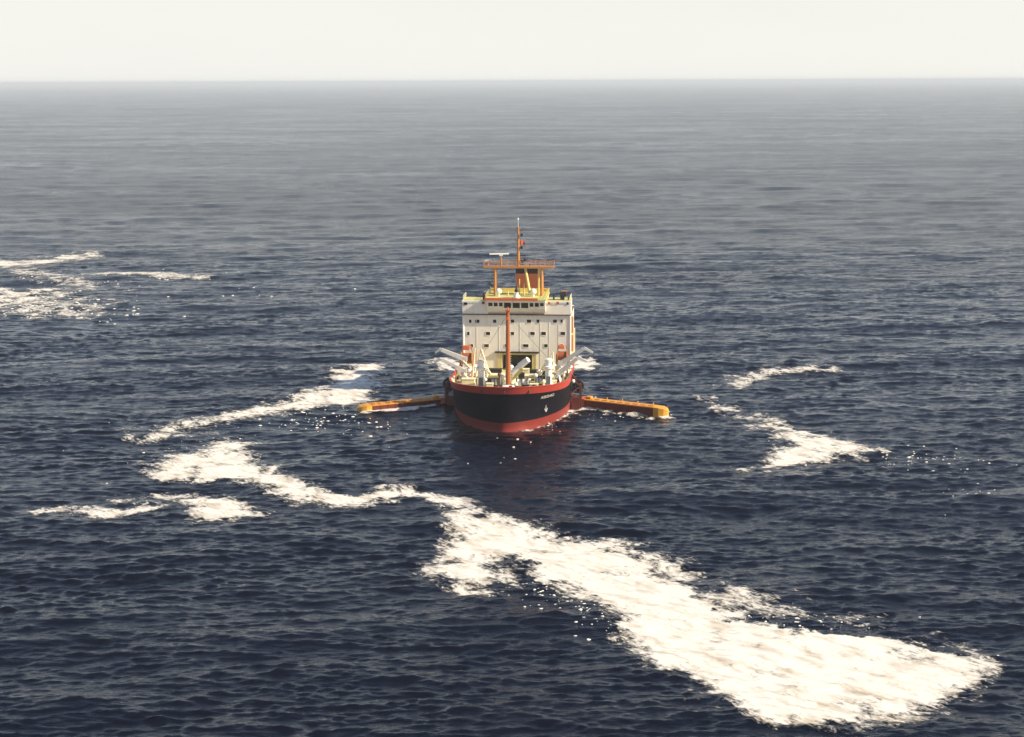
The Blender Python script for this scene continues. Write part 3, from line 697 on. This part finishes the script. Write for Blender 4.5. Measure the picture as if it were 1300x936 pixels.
# --- white knuckle crane folded behind the foremast
XC = -13.0
b0 = L(650.5, 480, XC); b0.z = deck_z(XC)
el = L(650.5, 474, XC+0.4); mid_ = L(661, 464, XC+0.6); tip = L(670.5, 456.5, XC+1.0)
mb = MB(); mb.lathe((b0.x, b0.y, b0.z), [(0.9, 0), (0.75, 0.3), (0.6, 1.8), (0.8, 2.0), (0.8, 2.4)], n=16); crane = mb.build('folding_crane', 'cream', ship, smooth=True)
mb = MB(); mb.cyl(Vector(el), mid_, 0.62, 0.55); mb.cyl(mid_ - (tip-mid_)*0.12, tip, 0.68, 0.62, n=16); mb.cyl(tip, tip + (tip-mid_)*0.06, 0.62, 0.4, n=16); mb.build('crane_housing', 'trim', crane, smooth=True)
mb = MB(); mb.beam(Vector((b0.x+0.5, b0.y+0.3, b0.z+1.6)), L(664, 468, XC+1.0), 0.5, 0.55, 0.3, 0.35); mb.build('crane_jib', 'yellow', crane)

# --- the two pedestal cranes on the shoulders of the forecastle
def pedestal(px, py_base, py_top, xl, lean_px, lean_py):
    b_ = L(px, py_base, xl); zb = deck_z(xl); zt_ = L(px, py_top, xl).z
    h = zt_ - zb
    mb = MB(); mb.lathe((xl, b_.y, zb), [(0.95, 0), (0.9, 0.4), (0.68, 0.6), (0.68, h*0.62), (1.05, h*0.66), (1.05, h*0.74), (0.7, h*0.76), (0.66, h*0.9), (0.8, h*0.92), (0.8, h), (0.3, h*1.04)], n=18)
    ped = mb.build('pedestal_crane', 'trim', ship, smooth=True)
    mb = MB(); mb.b2((xl+0.69, b_.y-0.42, zb+0.1), (xl+0.98, b_.y+0.42, zb+2.1)); mb.build('access_door', mat('slate_door_paint', (0.12, 0.15, 0.19), 0.5), ped)
    tipp = L(lean_px, lean_py, xl-2); root = Vector((xl-0.5, b_.y, zb+h*0.95))
    mb = MB()
    for k in (-1, 1): mb.beam(root + Vector((0.0, 0.35*k, 0)), tipp + Vector((0, 0.2*k, 0)), 0.16, 0.22)
    for k in range(7):
        f = (k+0.5)/7; a_ = root.lerp(tipp, f); mb.beam(a_ + Vector((0, 0.35, -0.1)), a_ + Vector((0, -0.35, 0.15)), 0.1, 0.1)
    mb.build('lattice_jib', 'cream', ped)
    return ped
pedestal(611, 491, 458, -9.5, 623, 476)
pedestal(696.5, 482, 456, -13.5, 684, 477)
for (ax, ay), (bx, by) in (((600, 478), (603, 442)), ((604, 478), (611, 443)), ((611, 444), (620, 470)), ((692, 470), (702, 447)), ((703, 470), (702, 447))):
    mb = MB(); mb.cyl(L(ax, ay, -15), L(bx, by, -15), 0.2, 0.14, n=8); mb.build('derrick_stay', 'cream', ship)
# hose reels, orange-red with drum flanges
for px, py, k in ((593, 455, 1.0), (714, 452, 0.85)):
    c = L(px, py, XF+3.5); mb = MB()
    mb.cyl(c + Vector((0, -1.1*k, 0)), c + Vector((0, 1.1*k, 0)), 1.15*k, n=18)
    reel = mb.build('hose_reel', 'funnel', ship, smooth=True)
    for s in (-1.15, 1.15):
        mb = MB(); mb.cyl(c + Vector((0, s*k-0.06, 0)), c + Vector((0, s*k+0.06, 0)), 1.55*k, n=18); mb.build('drum_flange', 'orange', reel, smooth=True)
    for s in (-1.45*k, 1.45*k):
        mb = MB()
        mb.beam((c.x-1.0, c.y+s, deck_z(c.x)), (c.x, c.y+s, c.z+0.3), 0.25, 0.25); mb.beam((c.x+1.0, c.y+s, deck_z(c.x)), (c.x, c.y+s, c.z+0.3), 0.25, 0.25)
        mb.beam((c.x, c.y+s, c.z), (c.x, c.y+s*0.6, c.z+2.7*k), 0.2, 0.2)
        mb.build('reel_stand', 'orange', reel)
    mb = MB(); mb.box((c.x, c.y-0.2, c.z+2.3*k), (1.2, 1.5*k, 0.9*k), taper=0.8); mb.build('reel_motor', 'ored', reel)
# --- paired grey knuckle arms that carry the sweep booms, on A-frame pedestals
def arm_pair(s, arms, foot_px):
    for (r_, k_, t__), xl in arms:
        root, knee, end = L(*r_, xl), L(*k_, xl+0.6), L(*t__, xl+0.6)
        mb = MB(); mb.beam(root, knee, 0.8, 0.95, 0.6, 0.7); arm = mb.build('boom_arm', 'grey', ship)
        mb = MB(); mb.beam(knee + (knee-root).normalized()*0.1 + Vector((0, 0, 0.12)), end, 0.5, 0.55, 0.32, 0.35); mb.build('arm_jib', 'grey', arm)
        mb = MB(); mb.cyl(root + Vector((0, 0, -0.4)), root.lerp(knee, 0.55) + Vector((0, 0, -0.55)), 0.16, n=8); mb.build('hydraulic_ram', 'trim', arm)
        mb = MB()
        for dx, dy in ((1.1, 0.5), (-1.1, 0.5), (1.1, -0.8), (-1.1, -0.8)):
            yy = max(-11.6, min(11.6, root.y + dy*s)); mb.beam((xl+dx, yy, deck_z(xl)), root + Vector((0, 0, 0.2)), 0.4, 0.4)
        mb.box(root, (0.9, 1.0, 0.9)); mb.build('arm_pedestal', 'grey', arm)
arm_pair(-1, [(((590, 456), (560, 444), (552.5, 448)), -24.0), (((589, 471), (560, 456.5), (551.5, 460)), -17.0)], 0)
arm_pair(1, [(((712, 461), (741, 443), (753, 448)), -25.0), (((709, 474), (733, 455), (745, 459.5)), -18.0)], 0)

for (ax, ay, axl), (bx, by, bxl) in (((588, 459, -22), (605, 476, -16)), ((586, 474, -16), (604, 488, -12)), ((716, 466, -23), (700, 478, -17)), ((722, 470, -25), (723, 484, -22)), ((576, 484, -19), (583, 472, -19))):
    p_, q_ = L(ax, ay, axl), L(bx, by, bxl); mb = MB(); mb.beam(p_, q_, 0.34, 0.4); mb.beam(q_, (q_.x, q_.y, deck_z(q_.x)), 0.3, 0.3); mb.build('arm_strut', 'cream', ship)
# --- deck machinery between bulwark and bridge block
def windlass(px, py, xl, wpx):
    c = L(px, py, xl); z = deck_z(xl); hw = wpx*0.155/2
    mb = MB(); mb.b2((xl-1.2, c.y-hw-0.3, z), (xl+1.2, c.y+hw+0.3, z+0.35)); o = mb.build('windlass', 'cream', ship)
    mb = MB(); mb.cyl((xl, c.y-hw, z+1.3), (xl, c.y+hw, z+1.3), 0.62, n=16); mb.build('drum', 'trim', o, smooth=True)
    for k in (-0.92, 0.0, 0.92):
        mb = MB(); mb.cyl((xl, c.y+k*hw-0.08, z+1.3), (xl, c.y+k*hw+0.08, z+1.3), 0.95, n=16); mb.build('drum_flange', 'dark', o, smooth=True)
    mb = MB(); mb.box((xl-0.9, c.y+hw*0.4, z+0.9), (0.9, 1.0, 1.1)); mb.build('winch_motor', 'dark', o)
windlass(663, 486, -8.0, 15); windlass(684.5, 486, -10.0, 9); windlass(628, 487, -7.2, 9)
def bollard(px, xl, m_='dark'):
    c = L(px, 488, xl); z = deck_z(xl)
    mb = MB(); mb.box((xl, c.y, z+0.08), (0.8, 2.0, 0.16))
    for k in (-0.6, 0.6): mb.lathe((xl, c.y+k, z+0.1), [(0.27, 0), (0.27, 0.75), (0.36, 0.8), (0.36, 0.95), (0.2, 1.0)], n=10)
    mb.build('mooring_bollard', m_, ship, smooth=True)
for px, xl in ((622, -11), (632, -3.5), (652, -2.5), (674, -5.5), (600, -14), (703, -17), (690, -21), (720, -24), (585, -21)): bollard(px, xl)
def locker(px, py, xl, w_, h, d, m_, name='deck_locker'):
    c = L(px, py, xl); z = deck_z(xl); mb = MB(); mb.box((xl, c.y, z+h/2), (d, w_, h)); o = mb.build(name, m_, ship)
    mb = MB(); mb.box((xl, c.y, z+h+0.05), (d+0.2, w_+0.2, 0.1)); mb.build('lid', 'cream' if m_ != 'dark' else 'dark', o)
for a_ in ((676, 476, -20, 3.6, 1.3, 2.4, 'deck'), (630, 476, -21, 4.2, 1.2, 2.2, 'deck'), (595, 487, -13, 2.6, 1.3, 1.6, 'cream'), (622, 489, -5.5, 1.3, 1.2, 1.0, 'cream'),
           (678, 487, -6.3, 1.6, 1.1, 1.2, 'cream'), (697, 483, -14.5, 3.0, 0.9, 1.4, 'cream'), (703, 476, -22, 2.0, 1.8, 1.8, 'cream'), (606, 484, -16, 1.6, 1.6, 1.4, 'cream'),
           (662, 479, -15.5, 1.2, 2.2, 1.2, 'dark'), (657, 478, -18, 0.7, 2.0, 0.7, 'cream'), (628, 470, -26, 3.0, 1.6, 1.4, 'dark'), (683, 471, -27, 3.4, 1.3, 1.2, 'dark'), (668, 470, -24, 1.2, 2.0, 1.2, 'cream'),
           (593, 472, -24, 2.0, 2.2, 2.0, 'ored'), (624, 482, -12, 2.2, 1.5, 1.4, 'dark'), (688, 480, -17, 1.6, 1.6, 1.2, 'dark')): locker(*a_)
def mushroom(px, py, xl, r=0.55, h=1.7, m_='trim'):
    c = L(px, py, xl); z = deck_z(xl); mb = MB()
    mb.lathe((xl, c.y, z), [(r*0.5, 0), (r*0.5, h), (r, h), (r*1.05, h+0.25), (r*0.75, h+0.5), (r*0.2, h+0.6)], n=12); mb.build('mushroom_vent', m_, ship, smooth=True)
for a_ in ((637, 480, -14), (641, 484, -10.5, 0.45, 1.3), (685, 478, -19, 0.6, 2.1), (703.5, 470, -25, 0.6, 2.6), (694, 474, -19.5, 0.7, 2.4), (723.5, 468, -26, 0.55, 2.1), (603, 474, -22, 0.6, 2.6), (618, 478, -19, 0.5, 1.8), (672, 484, -10.5, 0.4, 1.2),
           (649, 470, -28, 0.5, 1.6), (690, 486, -8.8, 0.4, 1.2, 'cream'), (612, 478, -17, 0.5, 2.4, 'rustd'), (634, 484, -11.5, 0.35, 2.2, 'rustd'), (596, 478, -18, 0.55, 2.2), (588, 481, -17, 0.45, 1.6), (616, 486, -8, 0.4, 1.5), (709, 477, -19.5, 0.45, 1.8, 'rustd'), (716, 473, -22.5, 0.5, 1.6), (680, 482, -13, 0.45, 2.0), (655, 488, -4.5, 0.4, 1.0), (646, 482, -12.5, 0.4, 1.9)): mushroom(*a_)
# pipes across the deck
for k, (pxa, pxb, xl, h) in enumerate(((590, 640, -25.5, 0.8), (655, 715, -23, 0.7), (600, 636, -18.5, 0.6), (664, 712, -18.2, 0.6))):
    mb = MB(); y0_, y1_ = L(pxa, 478, xl).y, L(pxb, 478, xl).y; z = deck_z(xl)
    mb.cyl((xl, y0_, z+h), (xl, y1_, z+h), 0.2, n=8)
    for f in (0.1, 0.5, 0.9): mb.b2((xl-0.12, y0_+(y1_-y0_)*f-0.1, z), (xl+0.12, y0_+(y1_-y0_)*f+0.1, z+h-0.15))
    mb.build('deck_pipe', 'rustd' if k % 2 else 'cream', ship)
# bulwark stanchions inside the band
mb = MB()
for s in (1, -1):
    for i in range(6, NU+4, 2):
        p = hull_pt(i, ztop(DKs[i][0])); dz = deck_z(p.x)
        mb.beam((p.x-0.9, s*(p.y-0.9), dz), (p.x-0.2, s*(p.y-0.3), p.z-0.05), 0.08, 0.25)
tag(mb.build('bulwark_stays', 'cream', ship), kind='stuff')

# --- hinge frames: dark steel towers where the sweep booms leave the hull
def hinge(s, xl):
    y0_ = 12.25
    mb = MB()
    for dx in (-1.4, 1.4):
        mb.beam((xl+dx, s*y0_, 6.4), (xl+dx*0.7, s*(y0_+1.9), 4.6), 0.3, 0.35)
        mb.beam((xl+dx*0.7, s*(y0_+1.9), 4.8), (xl+dx*0.7, s*(y0_+2.0), -0.6), 0.45, 0.45)
        mb.beam((xl+dx, s*(y0_-0.1), 1.2), (xl+dx*0.7, s*(y0_+2.0), 1.0), 0.3, 0.35)
        mb.beam((xl+dx, s*(y0_-0.1), 3.0), (xl+dx*0.7, s*(y0_+1.9), 4.6), 0.22, 0.25)
    mb.beam((xl-1, s*(y0_+1.9), 4.6), (xl+1, s*(y0_+1.9), 4.6), 0.35, 0.35); mb.beam((xl-1, s*(y0_+1.9), 2.4), (xl+1, s*(y0_+1.9), 2.4), 0.25, 0.3)
    f = mb.build('hinge_frame', 'rustd', ship)
    mb = MB(); mb.box((xl, s*(y0_+0.95), 0.9), (3.4, 1.7, 2.6)); mb.build('pump_box', 'boomred', f)
    mb = MB(); mb.torus((xl+0.4, s*(y0_+1.5), 4.6), 1.0, 0.28, 'x'); mb.torus((xl+0.9, s*(y0_+1.2), 4.0), 0.8, 0.25, 'x'); mb.build('suction_hose', 'dark', f, smooth=True)
    mb = MB(); mb.lathe((xl+1.2, s*(y0_+0.4), 5.2), [(0.1, 0), (0.4, 0.2), (0.48, 0.5), (0.35, 0.8), (0.05, 0.95)], n=12); mb.build('buoy_float', 'trim', f, smooth=True)
hinge(-1, -24.5); hinge(1, -24.5)

# ------------------------------------------------------------------ sweep booms
def sweep_boom(tip_px, root_px, label, side):
    A, B = on_water(*root_px), on_water(*tip_px)
    d = B-A; Ln = d.length
    root = empty('sweep_boom', A, math.atan2(d.y, d.x))
    tag(root, label, 'boom', 'booms swung out from the hull')
    fs = -side          # local y sign of the face turned towards the bow
    fwd = 1 if side < 0 else -1
    Wd, zb, zt_ = 2.5, -0.6, 1.3
    mb = MB()
    mb.b2((0.6, -Wd/2, zb), (Ln-2.4, Wd/2, zt_))
    body = mb.build('float_body', 'boomred', root)
    # ribs on both long faces
    n = 9
    for k in range(n+1):
        x = 0.75 + (Ln-3.4)*k/n
        for s in (-1, 1):
            mb = MB(); mb.b2((x-0.07, s*(Wd/2+0.002), zb), (x+0.07, s*(Wd/2+0.1), zt_-0.02)); mb.build('rib', 'boomred', body)
    # top walkway plates with raised edges, one by one
    for k in range(n):
        x0_ = 0.62 + (Ln-3.05)*k/n; x1_ = 0.62 + (Ln-3.05)*(k+1)/n - 0.08
        mb = MB(); mb.b2((x0_, -Wd/2-0.12, zt_+0.003), (x1_, Wd/2+0.12, zt_+0.22)); mb.b2((x0_+0.25, -0.45, zt_+0.221), (x1_-0.25, 0.45, zt_+0.34))
        mb.build('top_plate', 'boomtop', root)
        if k % 2 == 0:
            mb = MB(); mb.lathe(((x0_+x1_)/2, 0.7, zt_+0.22), [(0.1, 0), (0.1, 0.35), (0.18, 0.4), (0.05, 0.5)], n=8); mb.build('cleat', 'boomyel', root)
    # tapered outer float
    mb = MB(); xs = Ln-2.4
    prof = [(xs+0.003, Wd/2+0.12, zb, zt_+0.2), (xs+1.2, Wd/2+0.2, zb, zt_+0.15), (xs+2.2, Wd/2*0.8, zb, zt_-0.05), (xs+2.7, Wd/2*0.4, zb+0.1, zt_-0.35)]
    vs = []
    for x, b_, z0_, z1_ in prof: vs += [(x, -b_, z0_), (x, b_, z0_), (x, b_, z1_), (x, -b_, z1_)]
    fsx = [(0, 1, 2, 3), (12, 15, 14, 13)]
    for k in range(3):
        for j in range(4): a_ = 4*k; fsx.append((a_+j, a_+(j+1) % 4, a_+4+(j+1) % 4, a_+4+j))
    mb.add(vs, fsx); mb.build('end_float', 'boomyel', root)
    # inner end: hinge collar
    mb = MB(); mb.b2((-1.0, -Wd/2-0.1, zb), (0.597, Wd/2+0.1, zt_+0.3)); mb.build('hinge_collar', 'ored', root)
    mb = MB()
    for s in (-1, 1): mb.beam((-0.9, s*0.7, zt_+0.2), (-2.9, s*0.9, zt_+0.5), 0.3, 0.35)
    mb.build('hinge_bar', 'rustd', root)
    mb = MB(); mb.b2((0.6, -0.5, zt_+0.36), (1.7, 0.5, zt_+0.75)); mb.build('valve_box', 'boomyel', root)
    return root
sweep_boom((456, 523.5), (560, 513.5), 'orange topped sweep boom with sunlit red front and foam along it', -1)
sweep_boom((846, 526.5), (742, 514.5), 'orange topped sweep boom with black shaded front beside the ship name', 1)

# ------------------------------------------------------------------ sea haze
def haze():
    mb = MB(); mb.b2((-70000, -1500, -4.0), (70000, 52000, 76.0))
    m = bpy.data.materials.new('sea_haze'); m.use_nodes = True; n = m.node_tree; n.nodes.clear()
    o = n.nodes.new('ShaderNodeOutputMaterial'); v = n.nodes.new('ShaderNodeVolumePrincipled')
    v.inputs['Color'].default_value = (0.82, 0.90, 1.0, 1); v.inputs['Density'].default_value = HAZE_D; v.inputs['Anisotropy'].default_value = 0.0
    n.links.new(v.outputs[0], o.inputs['Volume'])
    h = mb.build('haze', m); tag(h, 'pale haze over the far sea towards the horizon', 'haze', kind='stuff')
HAZE_D = 8.5e-5
haze()
